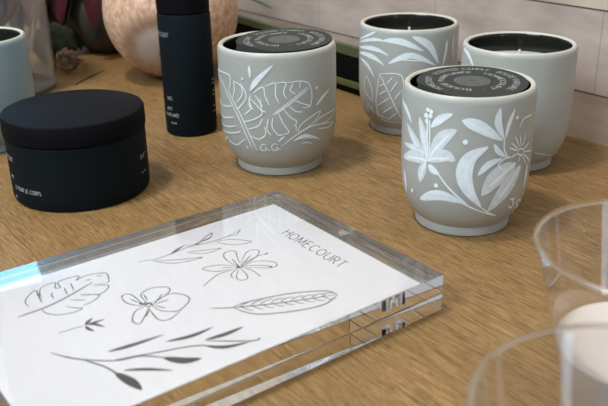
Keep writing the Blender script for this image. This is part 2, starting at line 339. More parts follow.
# painted strokes on the cups (kind, width cm, [(angle, height)]) and ink strokes on the card (cm along, cm across)
ART = {
 'F': [
   ('l',0.427,[(172.7,8.41),(-167.1,8.08),(-155.7,7.39)]),
   ('l',0.807,[(-137.7,5.3),(-148.9,6.25),(-164.2,7.2)]),
   ('l',0.759,[(-135.2,5.35),(-140.2,6.9),(-145.8,7.99)]),
   ('l',1.044,[(-134.1,5.38),(-121.7,6.96),(-109.9,7.61)]),
   ('l',0.949,[(-135.1,5.29),(-119.5,5.88),(-109.8,5.61)]),
   ('l',0.759,[(-136.1,5.27),(-140.9,4.4),(-142.5,3.7)]),
   ('l',0.949,[(-135.1,5.29),(-151.4,5.29),(-170.2,4.76)]),
   ('l',0.522,[(-137.9,5.78),(-151.8,5.83),(-169.3,5.76)]),
   ('l',0.617,[(-132.5,7.53),(-124.0,8.17),(-113.7,8.6)]),
   ('l',0.569,[(-133.3,5.11),(-129.1,4.8),(-122.5,4.57)]),
   ('l',0.854,[(-143.2,2.47),(-122.7,3.16),(-100.2,2.83)]),
   ('l',0.427,[(-168.6,3.94),(-165.7,3.14),(-167.9,2.17)]),
   ('s',0.119,[(-134.6,5.6),(-135.9,6.97),(-136.0,8.11)]),
   ('s',0.119,[(-124.8,4.71),(-113.8,3.77),(-97.1,2.69)]),
   ('s',0.119,[(-132.9,5.63),(-133.4,7.02),(-133.9,8.03)]),
   ('d',0.332,[(-137.9,8.22)]),
   ('d',0.308,[(-133.4,8.24)]),
   ('d',0.285,[(-136.4,8.6)]),
   ('d',0.285,[(-137.0,7.87)]),
   ('d',0.308,[(-132.9,8.52)]),
   ('d',0.308,[(-125.4,3.8)]),
   ('d',0.308,[(-153.5,2.84)]),
   ('d',0.332,[(-102.5,6.89)]),
   ('l',0.916,[(-106.2,8.23),(-91.9,7.86),(-71.1,6.89)]),
   ('l',0.611,[(-75.3,8.97),(-76.3,8.04),(-70.0,6.97)]),
   ('l',0.382,[(-61.0,8.83),(-66.4,7.82),(-68.7,6.96)]),
   ('l',1.272,[(-83.6,6.57),(-97.6,5.87),(-101.8,4.79),(-96.7,3.65),(-85.0,2.5)]),
   ('l',0.56,[(-90.4,4.73),(-82.2,5.41),(-69.6,5.74)]),
   ('l',0.407,[(-78.7,6.73),(-74.3,6.21),(-66.0,5.75)]),
   ('l',1.475,[(-54.8,5.2),(-73.7,4.54),(-85.9,3.33)]),
   ('l',1.374,[(-48.4,4.95),(-62.6,3.72),(-78.4,2.16)]),
   ('l',0.611,[(-36.7,4.82),(-36.0,3.89),(-38.2,3.1)]),
   ('s',0.102,[(-69.8,7.07),(-68.9,6.28),(-63.8,5.67)]),
   ('s',0.102,[(-109.2,3.11),(-89.6,2.35),(-68.0,1.68)]),
   ('s',0.102,[(-85.0,2.5),(-76.9,2.03),(-68.0,1.68)]),
   ('s',0.102,[(-57.8,5.68),(-67.4,5.69),(-73.6,5.29),(-66.5,4.93),(-55.2,4.98)]),
   ('s',0.102,[(-54.0,7.53),(-49.2,8.01),(-36.0,8.04)]),
   ('s',0.102,[(-53.6,5.93),(-51.6,6.1),(-47.3,5.99),(-45.2,5.75),(-48.1,5.63),(-52.5,5.76),(-53.6,5.93)]),
   ('s',0.102,[(-53.4,6.1),(-61.9,6.63)]),
   ('s',0.102,[(-52.3,6.21),(-58.4,6.99)]),
   ('s',0.102,[(-50.1,6.19),(-52.2,6.97)]),
   ('s',0.102,[(-48.0,6.18),(-44.7,6.93)]),
   ('s',0.102,[(-45.9,5.99),(-36.3,6.26)]),
   ('s',0.102,[(-44.4,5.79),(-26.9,5.48)]),
   ('s',0.102,[(-44.7,5.59),(-30.1,4.84)]),
   ('s',0.102,[(-46.7,5.57),(-39.7,4.86)]),
   ('s',0.102,[(-50.1,5.67),(-52.0,5.23)]),
   ('s',0.102,[(-52.7,5.83),(-59.9,5.76)]),
   ('s',0.102,[(-54.1,6.01),(-64.0,6.34)]),
   ('d',0.229,[(-58.1,8.2)]),
   ('s',0.14,[(-52.8,2.7),(-49.0,2.16),(-51.2,2.01),(-56.2,2.27)]),
   ('s',0.14,[(-56.5,2.75),(-49.3,2.65)]),
   ('s',0.14,[(-30.6,1.99),(-40.7,2.37),(-44.3,2.24),(-35.3,1.68),(-35.6,1.64),(-32.2,1.7)]),
   ('d',0.17,[(-42.2,1.82)]),
   ('d',0.17,[(-34.2,1.7)]),
 ],
 'L': [
   ('s',0.085,[(-148.1,6.66),(-130.2,4.89),(-115.6,2.4)]),
   ('s',0.085,[(-143.2,6.68),(-126.1,4.95),(-111.1,2.33)]),
   ('s',0.085,[(-174.4,7.71),(-174.4,6.66),(-174.0,5.45),(-173.4,4.32)]),
   ('s',0.085,[(-174.5,7.67),(-141.8,7.84),(-138.3,7.26),(-140.5,6.72)]),
   ('s',0.085,[(-174.5,7.67),(-154.6,7.14),(-146.1,6.59)]),
   ('s',0.085,[(-134.1,7.46),(-122.6,7.11),(-119.1,6.36),(-126.9,5.59),(-131.9,5.33)]),
   ('s',0.085,[(-133.2,7.41),(-132.6,6.8),(-135.6,6.07)]),
   ('s',0.085,[(-124.9,7.37),(-123.0,6.62),(-130.0,5.89)]),
   ('s',0.085,[(-116.2,6.39),(-108.4,5.86),(-103.6,5.26),(-113.7,4.74),(-124.0,4.49)]),
   ('s',0.085,[(-116.8,6.29),(-114.5,5.62),(-122.1,5.05)]),
   ('s',0.085,[(-118.6,3.98),(-107.8,4.32),(-103.5,4.94)]),
   ('s',0.085,[(-116.8,3.49),(-108.1,3.3),(-101.2,3.7),(-102.1,4.27)]),
   ('s',0.085,[(-174.1,5.44),(-152.8,5.27),(-137.0,5.51)]),
   ('s',0.085,[(-174.0,4.62),(-157.2,4.32),(-134.6,4.69)]),
   ('s',0.085,[(-173.2,3.71),(-154.7,3.63),(-132.1,4.05)]),
   ('s',0.085,[(-171.5,3.0),(-142.7,3.31),(-127.7,3.67)]),
   ('s',0.085,[(-154.4,2.7),(-137.2,2.45),(-123.3,3.15)]),
   ('s',0.085,[(-173.4,4.17),(-173.2,3.59),(-171.4,2.89)]),
   ('s',0.085,[(-111.6,6.77),(-102.1,7.24),(-100.0,6.51),(-96.3,5.9)]),
   ('s',0.085,[(-100.1,7.28),(-90.8,7.53),(-90.6,6.67),(-87.5,6.05)]),
   ('s',0.085,[(-90.8,7.53),(-81.1,7.54),(-83.3,6.85),(-80.1,6.33)]),
   ('s',0.085,[(-81.1,7.54),(-67.2,7.56),(-58.3,7.25),(-55.6,6.4),(-58.1,5.61),(-66.0,5.59)]),
   ('s',0.085,[(-74.2,7.48),(-76.9,6.96),(-72.0,6.66)]),
   ('s',0.085,[(-67.3,7.5),(-68.2,7.09)]),
   ('s',0.085,[(-94.2,5.19),(-79.2,6.05),(-60.1,7.08)]),
   ('s',0.085,[(-92.5,5.16),(-77.7,5.96),(-59.0,6.95)]),
   ('s',0.085,[(-72.9,6.2),(-65.9,5.9),(-58.1,5.65)]),
   ('s',0.085,[(-79.2,5.86),(-72.3,5.37),(-65.5,5.27)]),
   ('s',0.085,[(-83.7,5.6),(-77.5,4.96),(-71.5,4.58),(-74.7,4.24)]),
   ('s',0.085,[(-88.5,5.31),(-84.2,4.51),(-79.3,3.83),(-84.9,3.69)]),
   ('s',0.085,[(-93.8,5.0),(-94.6,4.28),(-89.4,3.67),(-84.9,3.69)]),
   ('s',0.085,[(-97.8,4.92),(-99.7,4.11),(-96.0,3.63)]),
   ('s',0.085,[(-114.4,6.64),(-116.0,5.81),(-111.9,5.54)]),
   ('s',0.085,[(-109.8,6.63),(-102.6,5.79)]),
   ('s',0.085,[(-104.8,6.37),(-103.9,5.59),(-100.3,5.4)]),
   ('s',0.085,[(-87.0,2.74),(-69.5,3.67),(-52.2,4.06),(-23.1,3.74)]),
   ('s',0.085,[(-70.8,3.64),(-66.3,4.4),(-45.4,5.06),(-54.7,4.25),(-69.5,3.75)]),
   ('s',0.085,[(-52.8,4.01),(-43.7,4.58),(-18.0,4.62),(-32.8,4.1),(-50.6,4.06)]),
   ('s',0.085,[(-48.7,3.74),(-32.2,3.53),(-19.9,3.71)]),
   ('s',0.085,[(-72.1,3.85),(-72.6,4.43)]),
   ('l',0.476,[(-114.8,6.89),(-107.5,7.7),(-92.2,8.84)]),
   ('l',0.272,[(-114.8,8.74),(-114.5,8.32),(-114.0,7.83)]),
   ('l',0.306,[(-50.9,5.51),(-42.4,6.04),(-30.0,6.49)]),
   ('l',0.306,[(-75.3,3.1),(-62.3,3.4),(-44.0,2.77)]),
   ('l',0.153,[(-67.0,2.8),(-60.8,2.83),(-53.6,2.6)]),
   ('l',0.187,[(-89.6,3.13),(-86.3,3.37),(-82.4,3.56)]),
   ('l',0.204,[(-168.8,2.02),(-159.9,2.45),(-151.9,2.84)]),
   ('d',0.187,[(-122.6,7.72)]),
   ('d',0.204,[(-49.6,6.86)]),
   ('d',0.17,[(-121.9,2.48)]),
   ('s',0.085,[(-100.9,2.81),(-104.2,2.9),(-107.2,2.67),(-106.5,2.41),(-102.7,2.39),(-101.1,2.59),(-103.8,2.6)]),
   ('s',0.085,[(-90.0,2.86),(-93.3,2.97),(-96.0,2.75),(-95.1,2.47),(-91.5,2.43),(-90.1,2.62),(-92.7,2.66)]),
   ('d',0.119,[(-98.9,2.44)]),
   ('d',0.119,[(-88.3,2.49)]),
 ],
 'B': [
   ('l',0.275,[(-174.6,8.12),(-148.6,8.89),(-136.8,9.33)]),
   ('l',0.337,[(-177.8,7.83),(-140.9,8.6),(-120.7,8.56)]),
   ('l',0.428,[(-177.0,7.44),(-140.5,7.83),(-119.3,7.42)]),
   ('l',0.428,[(-176.4,6.97),(-144.0,7.16),(-124.5,6.53)]),
   ('l',0.306,[(-170.4,6.59),(-150.2,6.28),(-137.7,5.27)]),
   ('l',0.673,[(-126.4,8.67),(-104.5,8.64),(-80.6,7.86)]),
   ('l',0.734,[(-94.0,9.1),(-74.6,8.33),(-61.2,6.65)]),
   ('l',0.612,[(-120.1,6.72),(-94.3,7.51),(-64.6,6.52)]),
   ('l',0.428,[(-49.7,8.6),(-51.1,7.54),(-55.6,6.35)]),
   ('l',0.306,[(-35.6,8.87),(-37.4,7.82),(-33.2,6.5)]),
   ('s',0.092,[(-130.1,5.76),(-133.6,4.24),(-135.3,2.77),(-128.1,1.55),(-103.6,1.49)]),
   ('s',0.092,[(-130.1,5.76),(-104.4,5.8),(-101.7,3.9),(-102.4,1.77)]),
   ('s',0.092,[(-130.1,5.76),(-117.3,4.02),(-103.5,1.86)]),
   ('s',0.092,[(-124.0,4.96),(-131.1,4.64)]),
   ('s',0.092,[(-121.1,4.39),(-132.5,3.85)]),
   ('s',0.092,[(-117.3,3.73),(-133.1,2.89)]),
   ('s',0.092,[(-113.0,3.03),(-128.3,2.18)]),
   ('s',0.092,[(-108.8,2.42),(-121.3,1.63)]),
   ('s',0.092,[(-120.7,4.99),(-114.4,5.59)]),
   ('s',0.092,[(-116.3,4.31),(-108.2,5.27)]),
   ('s',0.092,[(-112.0,3.61),(-103.9,4.5)]),
   ('s',0.092,[(-152.0,5.37),(-141.9,4.32),(-141.1,3.1)]),
   ('s',0.092,[(-152.0,5.37),(-156.2,4.08),(-141.1,3.1)]),
   ('s',0.092,[(-151.6,3.0),(-142.4,2.22),(-119.8,1.74)]),
   ('s',0.092,[(-152.5,2.64),(-153.3,1.76)]),
   ('s',0.092,[(-143.4,2.72),(-142.3,1.69)]),
   ('s',0.092,[(-136.5,2.41),(-134.8,1.63)]),
 ],
 'R': [
   ('l',0.428,[(-177.4,9.25),(-162.5,8.95),(-151.9,8.08)]),
   ('s',0.079,[(-79.8,1.99),(-64.7,1.59),(-44.7,1.29),(-28.5,1.24)]),
 ],
}
INK = [
   ('g',0.124,[(4.73,19.77),(4.69,18.44),(4.41,17.16),(3.67,15.23)]),
   ('s',0.05,[(4.1,18.98),(3.36,18.91),(2.72,18.37),(2.62,18.03),(3.1,18.14),(3.55,18.16)]),
   ('s',0.05,[(3.65,18.12),(2.51,17.75),(2.36,16.9),(2.97,17.1),(3.1,16.86),(2.39,16.67),(2.46,15.55),(2.89,15.85),(2.73,15.38),(2.81,14.75),(3.17,14.18),(3.93,14.36),(4.23,14.61),(3.93,15.36)]),
   ('s',0.05,[(4.1,15.31),(4.54,14.67),(5.0,15.02),(5.13,15.52),(4.54,16.27)]),
   ('s',0.05,[(4.65,16.35),(5.23,15.51),(5.67,16.12),(5.73,16.65)]),
   ('s',0.05,[(5.2,17.42),(5.71,17.09),(6.0,16.79),(6.09,17.37),(5.74,18.15),(5.2,18.5),(4.75,18.51)]),
   ('s',0.05,[(3.38,17.42),(3.65,17.56),(4.06,17.6)]),
   ('s',0.05,[(3.28,16.71),(4.12,16.86)]),
   ('s',0.05,[(3.0,16.22),(3.85,16.39)]),
   ('s',0.05,[(2.87,17.98),(3.58,18.2),(4.07,18.24)]),
   ('s',0.05,[(4.73,16.93),(5.3,16.33)]),
   ('s',0.05,[(3.16,15.51),(3.33,15.1)]),
   ('s',0.05,[(3.13,14.76),(3.29,14.44)]),
   ('s',0.041,[(7.5,18.73),(7.59,17.98),(7.68,17.43)]),
   ('l',0.193,[(7.68,17.36),(7.43,17.09),(7.23,16.75)]),
   ('l',0.193,[(7.65,17.27),(7.7,16.88),(7.74,16.3)]),
   ('l',0.193,[(7.67,17.24),(7.89,16.91),(8.46,16.64)]),
   ('l',0.193,[(7.73,17.36),(8.1,17.35),(8.47,17.2)]),
   ('s',0.052,[(7.79,14.08),(6.24,14.15),(6.16,14.62),(7.03,14.69),(7.89,14.13)]),
   ('s',0.052,[(7.62,13.86),(6.65,13.73),(6.33,13.02),(6.72,12.25),(7.3,12.36),(7.86,13.55)]),
   ('s',0.052,[(7.79,13.64),(7.54,12.43),(8.11,11.89),(8.79,11.95),(9.35,12.9),(8.86,13.61),(8.09,13.8)]),
   ('s',0.052,[(7.91,14.2),(8.02,14.74),(8.79,15.27),(9.25,15.11),(8.73,14.52),(8.15,14.07)]),
   ('s',0.052,[(8.18,14.03),(9.41,14.17),(9.83,13.72),(9.36,12.72)]),
   ('s',0.052,[(7.96,13.6),(7.24,12.72)]),
   ('s',0.052,[(8.01,13.63),(8.01,12.74)]),
   ('s',0.052,[(7.38,13.71),(6.69,13.59)]),
   ('s',0.052,[(8.25,14.03),(8.86,14.53)]),
   ('s',0.052,[(8.11,13.68),(8.74,13.32)]),
   ('s',0.052,[(6.71,14.38),(7.37,14.18)]),
   ('s',0.103,[(7.32,14.15),(7.62,14.12),(7.53,13.88)]),
   ('s',0.103,[(7.84,14.1),(7.69,13.78),(8.08,13.73)]),
   ('s',0.103,[(8.01,14.07),(8.04,13.86)]),
   ('s',0.045,[(7.05,7.86),(6.19,7.96),(5.44,7.75),(5.21,7.31),(5.46,6.93),(6.06,7.2),(6.94,7.58)]),
   ('s',0.045,[(6.98,7.53),(6.09,6.61),(5.94,6.12),(6.26,5.78),(6.8,6.28),(7.08,7.03),(7.26,7.66)]),
   ('s',0.045,[(7.01,7.92),(6.34,8.64),(6.11,9.45),(6.34,9.58),(6.99,9.04),(7.24,8.1)]),
   ('s',0.045,[(7.34,7.98),(7.77,8.68),(8.22,8.82)]),
   ('s',0.045,[(7.43,7.86),(8.22,7.97),(8.71,8.21),(8.69,8.58),(8.27,8.65),(7.54,8.04)]),
   ('s',0.045,[(7.3,7.66),(7.26,6.81),(7.82,6.05),(8.39,5.94),(8.5,6.49),(7.43,7.71)]),
   ('s',0.045,[(7.48,7.7),(8.25,7.47),(9.03,7.52)]),
   ('s',0.045,[(7.1,7.64),(6.84,6.34),(6.88,5.75)]),
   ('s',0.045,[(7.29,7.62),(7.84,6.83),(8.42,6.32)]),
   ('s',0.045,[(7.35,8.27),(7.32,9.33),(7.94,10.59)]),
   ('s',0.045,[(7.08,8.09),(6.75,8.71)]),
   ('s',0.045,[(6.17,7.61),(7.1,7.8)]),
   ('s',0.045,[(6.44,6.46),(7.23,7.69)]),
   ('s',0.087,[(7.09,7.97),(7.37,7.89),(7.33,7.57)]),
   ('s',0.087,[(6.92,7.76),(7.36,7.85)]),
   ('s',0.087,[(6.91,5.81),(6.88,5.52)]),
   ('s',0.087,[(8.25,6.43),(8.53,6.39)]),
   ('s',0.049,[(3.03,12.16),(3.36,11.1),(3.34,10.01),(3.2,8.82),(3.45,7.45),(3.43,6.28),(3.09,5.02)]),
   ('s',0.049,[(2.86,9.01),(3.08,8.15),(2.35,6.75),(2.97,7.27),(3.15,8.42)]),
   ('s',0.049,[(3.78,9.25),(4.19,8.28),(4.59,7.38),(4.56,8.5),(3.78,9.25)]),
   ('s',0.049,[(3.48,11.34),(4.19,10.29),(4.91,8.85),(4.55,10.49),(3.48,11.34)]),
   ('s',0.049,[(3.71,7.13),(3.97,6.22),(5.01,5.47),(4.65,6.56),(3.71,7.13)]),
   ('s',0.049,[(3.27,8.49),(2.86,7.1)]),
   ('s',0.049,[(3.43,6.28),(3.54,5.65),(3.09,5.02)]),
   ('l',0.175,[(3.42,10.2),(3.11,9.61),(2.81,8.83)]),
   ('s',0.066,[(10.19,11.52),(10.9,10.5),(12.06,8.28),(13.24,5.43)]),
   ('s',0.066,[(10.83,10.46),(10.91,9.52),(11.55,7.39),(12.51,5.72),(13.2,5.4)]),
   ('s',0.066,[(10.96,10.54),(12.23,9.9),(13.22,8.1),(13.62,6.59),(13.3,5.48)]),
   ('s',0.046,[(11.06,10.24),(10.93,9.81),(10.92,9.3)]),
   ('s',0.046,[(11.11,10.17),(11.52,10.04),(11.82,9.85)]),
   ('s',0.046,[(11.28,9.74),(11.16,9.31),(11.18,8.82)]),
   ('s',0.046,[(11.34,9.68),(11.74,9.55),(12.03,9.35)]),
   ('s',0.046,[(11.51,9.24),(11.39,8.81),(11.44,8.34)]),
   ('s',0.046,[(11.56,9.18),(11.97,9.06),(12.24,8.84)]),
   ('s',0.046,[(11.74,8.75),(11.62,8.31),(11.71,7.85)]),
   ('s',0.046,[(11.79,8.68),(12.2,8.56),(12.46,8.34)]),
   ('s',0.046,[(11.97,8.24),(11.85,7.8),(11.97,7.36)]),
   ('s',0.046,[(12.02,8.18),(12.43,8.06),(12.67,7.82)]),
   ('s',0.046,[(12.2,7.74),(12.09,7.29),(12.23,6.87)]),
   ('s',0.046,[(12.25,7.67),(12.66,7.56),(12.89,7.31)]),
   ('s',0.046,[(12.43,7.23),(12.32,6.78),(12.5,6.38)]),
   ('s',0.046,[(12.49,7.17),(12.89,7.05),(13.1,6.79)]),
   ('s',0.046,[(12.67,6.72),(12.56,6.27),(12.77,5.89)]),
   ('s',0.046,[(12.72,6.66),(13.13,6.55),(13.32,6.27)]),
   ('s',0.046,[(12.9,6.21),(12.79,5.75),(13.03,5.4)]),
   ('s',0.046,[(12.96,6.15),(13.36,6.04),(13.54,5.75)]),
   ('s',0.073,[(8.98,19.66),(10.28,18.83),(11.51,17.47),(11.95,16.31),(12.96,15.34)]),
   ('s',0.073,[(11.45,17.44),(12.06,15.77),(12.68,14.06),(13.2,13.3)]),
   ('s',0.073,[(10.62,18.6),(11.75,18.05),(12.73,17.85)]),
   ('s',0.073,[(12.74,13.24),(14.12,11.5),(14.13,11.01)]),
   ('l',0.269,[(10.59,17.47),(10.79,16.34),(10.93,14.6)]),
   ('l',0.269,[(11.55,14.85),(11.89,13.61),(11.86,12.32)]),
   ('l',0.293,[(12.63,13.27),(12.8,12.19),(12.78,11.11)]),
   ('l',0.269,[(13.06,13.52),(13.76,12.8),(14.13,11.6)]),
   ('l',0.488,[(12.68,15.59),(13.51,14.94),(13.88,14.17)]),
   ('l',0.22,[(12.46,17.53),(13.04,16.66),(13.9,15.71)]),
   ('l',0.488,[(12.39,17.91),(13.48,17.64),(14.35,17.53)]),
]

# ================================================================== the room
WALL_ANG = R(126.4)
root = empty('wall_back', (25.11, 67.69, 0), WALL_ANG)          # x runs along the wall, +y into the room
mb = MB(); mb.box((-90, -10, -75), (230, 0, 190), 'tiles'); wall = mb.build('wall_back_tiles', None, smooth=False)
bpy.data.objects.remove(root); wall.name = 'wall_back'; wall.location = Vector((25.11, 67.69, 0)) * S; wall.rotation_euler = (0, 0, WALL_ANG); struct(wall)
M['floor'] = speckle(mat('grey_floor', (.25, .24, .23), .6), (.22, .21, .20), (.29, .28, .27), 4)
mb = MB(); mb.box((-260, -200, -80), (200, 300, -75), 'floor'); struct(mb.build('floor', smooth=False))

# the table, its boards parallel to the wall
table = tag(empty('display_table', (25.11, 67.69, 0), WALL_ANG), 'long oak plank display table carrying all the candles and jars', 'table')
mb = MB(); mb.box((-60, .05, -3.5), (175, 100, 0), 'wood', .15); mb.build('tabletop', table, sharp=30)
for lx, ly in ((-54, 6), (168, 6), (-54, 92), (168, 92)):
    mb = MB(); mb.box((lx - 3, ly - 3, -75), (lx + 3, ly + 3, -3.55), 'wood', .2); mb.build('leg', table)

# the low green-railed panel in front of the wall
panel = tag(empty('low_panel', (25.11, 67.69, 0), WALL_ANG), 'long low black panel with green rails on the table before the tiled wall', 'panel')
X0, X1, Y1 = 21.5, 72, 6.35
mb = MB(); mb.box((X0 + .2, Y1 - .55, .3), (X1 - .2, Y1 - .1, 4.6), 'trough', .05); mb.build('black_board', panel)
mb = MB(); vs = []
for x, zl, zh in ((X0, 4.05, 5.05), (X1, 5.0, 5.5)): vs += [(x, Y1 - .7, zl), (x, Y1, zl), (x, Y1, zh), (x, Y1 - .7, zh)]
mb.add(vs, [(3, 2, 1, 0), (4, 5, 6, 7), (0, 1, 5, 4), (1, 2, 6, 5), (2, 3, 7, 6), (3, 0, 4, 7)], 'trough_rim'); mb.build('top_rail', panel, smooth=False)
mb = MB(); mb.box((X0, Y1 - .6, .75), (X1, Y1 + .12, 1.45), 'trough_lip', .1); mb.build('lower_rail', panel)
mb = MB(); mb.box((X0 + .2, Y1 - .75, 0), (X1 - .2, Y1 - .2, .35), 'trough', .05); mb.build('foot', panel)

# ================================================================== candles in painted ceramic cups
OUT = [(0, 0), (3.15, 0), (3.28, .08), (3.31, .45), (3.29, .58), (3.29, .66), (3.40, .78), (3.68, 1.10), (3.98, 1.65), (4.22, 2.35), (4.36, 3.2), (4.42, 4.5), (4.43, 6.5), (4.41, 9.15), (4.39, 9.36), (4.31, 9.52), (4.20, 9.60), (4.08, 9.58), (3.97, 9.48), (3.93, 9.3), (3.90, 6), (3.80, 2.6), (3.3, 1.5), (0, 1.2)]
ORAD = OUT[1:15]
def cup_r(z):
    for (r1, z1), (r2, z2) in zip(ORAD, ORAD[1:]):
        if z <= z2: return r1 + (r2 - r1) * max(0, (z - z1) / (z2 - z1))
    return ORAD[-1][0]
def cup_mesh(glaze='glaze', art=(), key=''):
    mb = MB(); n = len(OUT) - 1
    mats = [glaze if i < 15 else ('rim' if i < 18 else 'black_glaze') for i in range(n)]
    mb.lathe(OUT, mats, 128)
    K = 4.43
    def on(x, y, h): r = cup_r(y) + .012 + h; a = x / K; return (r * math.cos(a), r * math.sin(a), y)
    for i, (kind, wd, pts) in enumerate(art):
        q = []
        for a, z in pts:
            if q:
                while a - q[-1][0] / K * 57.2958 > 180: a -= 360
                while a - q[-1][0] / K * 57.2958 < -180: a += 360
            q.append((R(a) * K, z))
        if kind == 'l':
            mb.strip(q, wd * .84, on, 'paint_soft' if key == 'F' and (1 <= i <= 7 or .33 < wd and i > 25 and i >= len(art) - 40 and pts[0][0] > -75) else 'paint', 'l', .002 + .0006 * i)
            mb.strip([q[0]] + [((a[0] + b[0]) / 2, (a[1] + b[1]) / 2) for a, b in zip(q, q[1:])] , wd * .16, on, 'paint_line', 's', .004 + .0006 * i)
        else: mb.strip(q, wd, on, 'paint_line', kind, .03)
    return mb
def candle(key, loc, label, wax_z, glaze='glaze', wax='wax', size=1.015, tip=9.05, wide=1.0):
    t = tag(empty('candle', (*loc, 0)), label, 'candle', 'candles in ceramic cups'); t.scale = (wide, wide, size)
    cup_mesh(glaze, ART.get(key, ()), key).build('cup', t)
    mb = MB(); mb.lathe([(0, 1.25), (3.2, 1.5), (3.72, 2.6), (3.80, 5), (3.86, wax_z - .03), (3.8, wax_z + .02), (3.5, wax_z), (0, wax_z)], wax, 72); mb.build('wax', t)
    mb = MB(); mb.tube([(0, 0, wax_z - .1), (.02, .02, wax_z + .3), (.0, .03, wax_z + .6), (.04, .02, tip)], [.07, .075, .08, .09], 'wick'); mb.build('wick', t)
    return t
candle('F', (10.98, 51.75), 'grey ceramic candle painted with a white lily and initials J.C., nearest of the cups', 8.1, size=1.02, wide=.975)
candle('L', (-1.92, 63.9), 'grey ceramic candle painted with monstera leaves and initials G.G., beside the black bottle', 8.1, size=1.05, wide=1.062)
candle('B', (9.71, 72.92), 'open grey ceramic candle painted with fanned white leaves, behind the lily candle', 8.0)
candle('R', (17.16, 63.31), 'nearly plain open grey ceramic candle with wick showing, close to the tiled wall', 8.05, tip=9.0)
candle('S', (-28.25, 70.0), 'plain grey ceramic candle, blue window light painted in, behind the wide black jar', 7.6, 'blue_lit_glaze')

def dust_cover(loc, rad, tilt_dir, tilt, chord, spin, label):
    t = tag(empty('dust_cover', loc), label, 'card', 'printed dust covers on candles')
    ax = Vector((-math.sin(tilt_dir), math.cos(tilt_dir), 0)); t.rotation_mode = 'QUATERNION'
    from mathutils import Quaternion
    t.rotation_quaternion = Quaternion(ax, -tilt)
    ap = rad * .87; half = math.acos(.87); mb = MB(); N = 90
    rim = [chord + half + (2 * math.pi - 2 * half) * k / N for k in range(N + 1)]
    top = [(rad * math.cos(a), rad * math.sin(a), .035) for a in rim]; bot = [(x, y, -.035) for x, y, _ in top]; n = len(top)
    mb.add(top + bot, [tuple(range(n)), tuple(range(n, 2 * n))[::-1]] + [(k, n + k, n + (k + 1) % n, (k + 1) % n) for k in range(n)], 'card_black')
    def polar(x, y, h): a = math.pi / 2 + spin - x / y0[0]; return (y * math.cos(a), y * math.sin(a), .038 + h)
    def ring_text(tx, r, h, span):
        wdt = text_width(tx, h, .2); y0[0] = wdt / span
        write(mb, tx, 0, r, h, polar, 'card_print', .042, .2, 0, 'c')
    y0 = [1]
    ring_text('HOMECOURT \u00b7 SCENTED CANDLE \u00b7 BOUGIE PARFUM\u00c9E', rad * .73, rad * .115, R(262))
    ring_text('BOUGIE PARFUM\u00c9E \u00b7 HOMECOURT \u00b7 ', rad * .50, rad * .105, R(345))
    for k in range(6):
        r = rad * (.06 + .05 * k); y0[0] = 1
        pts = [(r * math.cos(a * math.pi / 24), r * math.sin(a * math.pi / 24)) for a in range(49)]
        mb.strip(pts, rad * .022, lambda x, y, h: (x, y, .038 + h), 'card_ring', 'c')
    mb.build('printed_disc', t, smooth=False)
    # the folded tab that hangs from the straight edge
    c, s_ = math.cos(chord), math.sin(chord); hw = rad * math.sin(half) * .98; mb = MB()
    vs = []
    for d, z in ((ap - .03, .03), (ap + .10, -.55), (ap + .04, -1.1)):
        for e in (-.03, .03):
            for w_ in (-hw, hw): vs.append(((d + e) * c - w_ * s_, (d + e) * s_ + w_ * c, z))
    f = []
    for i in range(2):
        o, e = i * 4, i * 4 + 4
        f += [(o, o + 1, e + 1, e), (o + 2, e + 2, e + 3, o + 3), (o, e, e + 2, o + 2), (o + 1, o + 3, e + 3, e + 1)]
    f += [(0, 2, 3, 1), (8, 9, 11, 10)]
    mb.add(vs, f, 'card_black'); mb.build('folded_tab', t, smooth=False)
    return t
dust_cover((11.2, 52.1, 9.64), 3.6, R(80), R(2.0), R(212), R(-6), 'round charcoal printed card lying inside the rim of the lily candle')
dust_cover((-1.32, 64.2, 10.11), 3.8, R(65), R(2.0), R(222), R(-4), 'round charcoal printed card resting over the rim of the monstera leaf candle')

# ================================================================== black jar and bottle
jar = tag(empty('cosmetic_jar', (-17.20, 58.92, 0)), 'wide low blue-black plastic jar with flat black lid', 'jar')
mb = MB(); mb.lathe([(0, .12), (4.7, .05), (4.86, 0), (5.05, .08), (5.15, .35), (5.17, 1.2), (5.17, 4.75), (5.05, 4.88), (0, 4.9)], 'jar_body', 128)
def onjar(x, y, h): a = x / 5.17; return ((5.182 + h) * math.cos(a), (5.182 + h) * math.sin(a), y)
def jt(t, ang, z, h, wd=.035): write(mb, t, R(ang) * 5.17, z, h, onjar, 'label_print', wd, .16, 0, 'r')
jt('HOMECOURT', -137.5, 3.42, .34); jt('NCE', -141.5, 2.05, .24); jt('E POUR LE CORPS', -109, 1.30, .30, .04); jt('ML', -140.5, .55, .2, .03)
for k, (z, n) in enumerate(((2.95, 3), (2.75, 2), (1.62, 2))):
    for j in range(n): mb.strip([(R(-16 + 5 * j) * 5.17, z), (R(-13 + 5 * j) * 5.17, z)], .07, onjar, 'label_print', 'c')
mb.build('jar_body', jar)
mb = MB(); mb.lathe([(0, 4.92), (5.10, 4.92), (5.25, 4.98), (5.27, 5.2), (5.25, 6.28), (5.17, 6.42), (5.02, 6.47), (0, 6.47)], 'jar_lid', 128); mb.build('lid', jar)

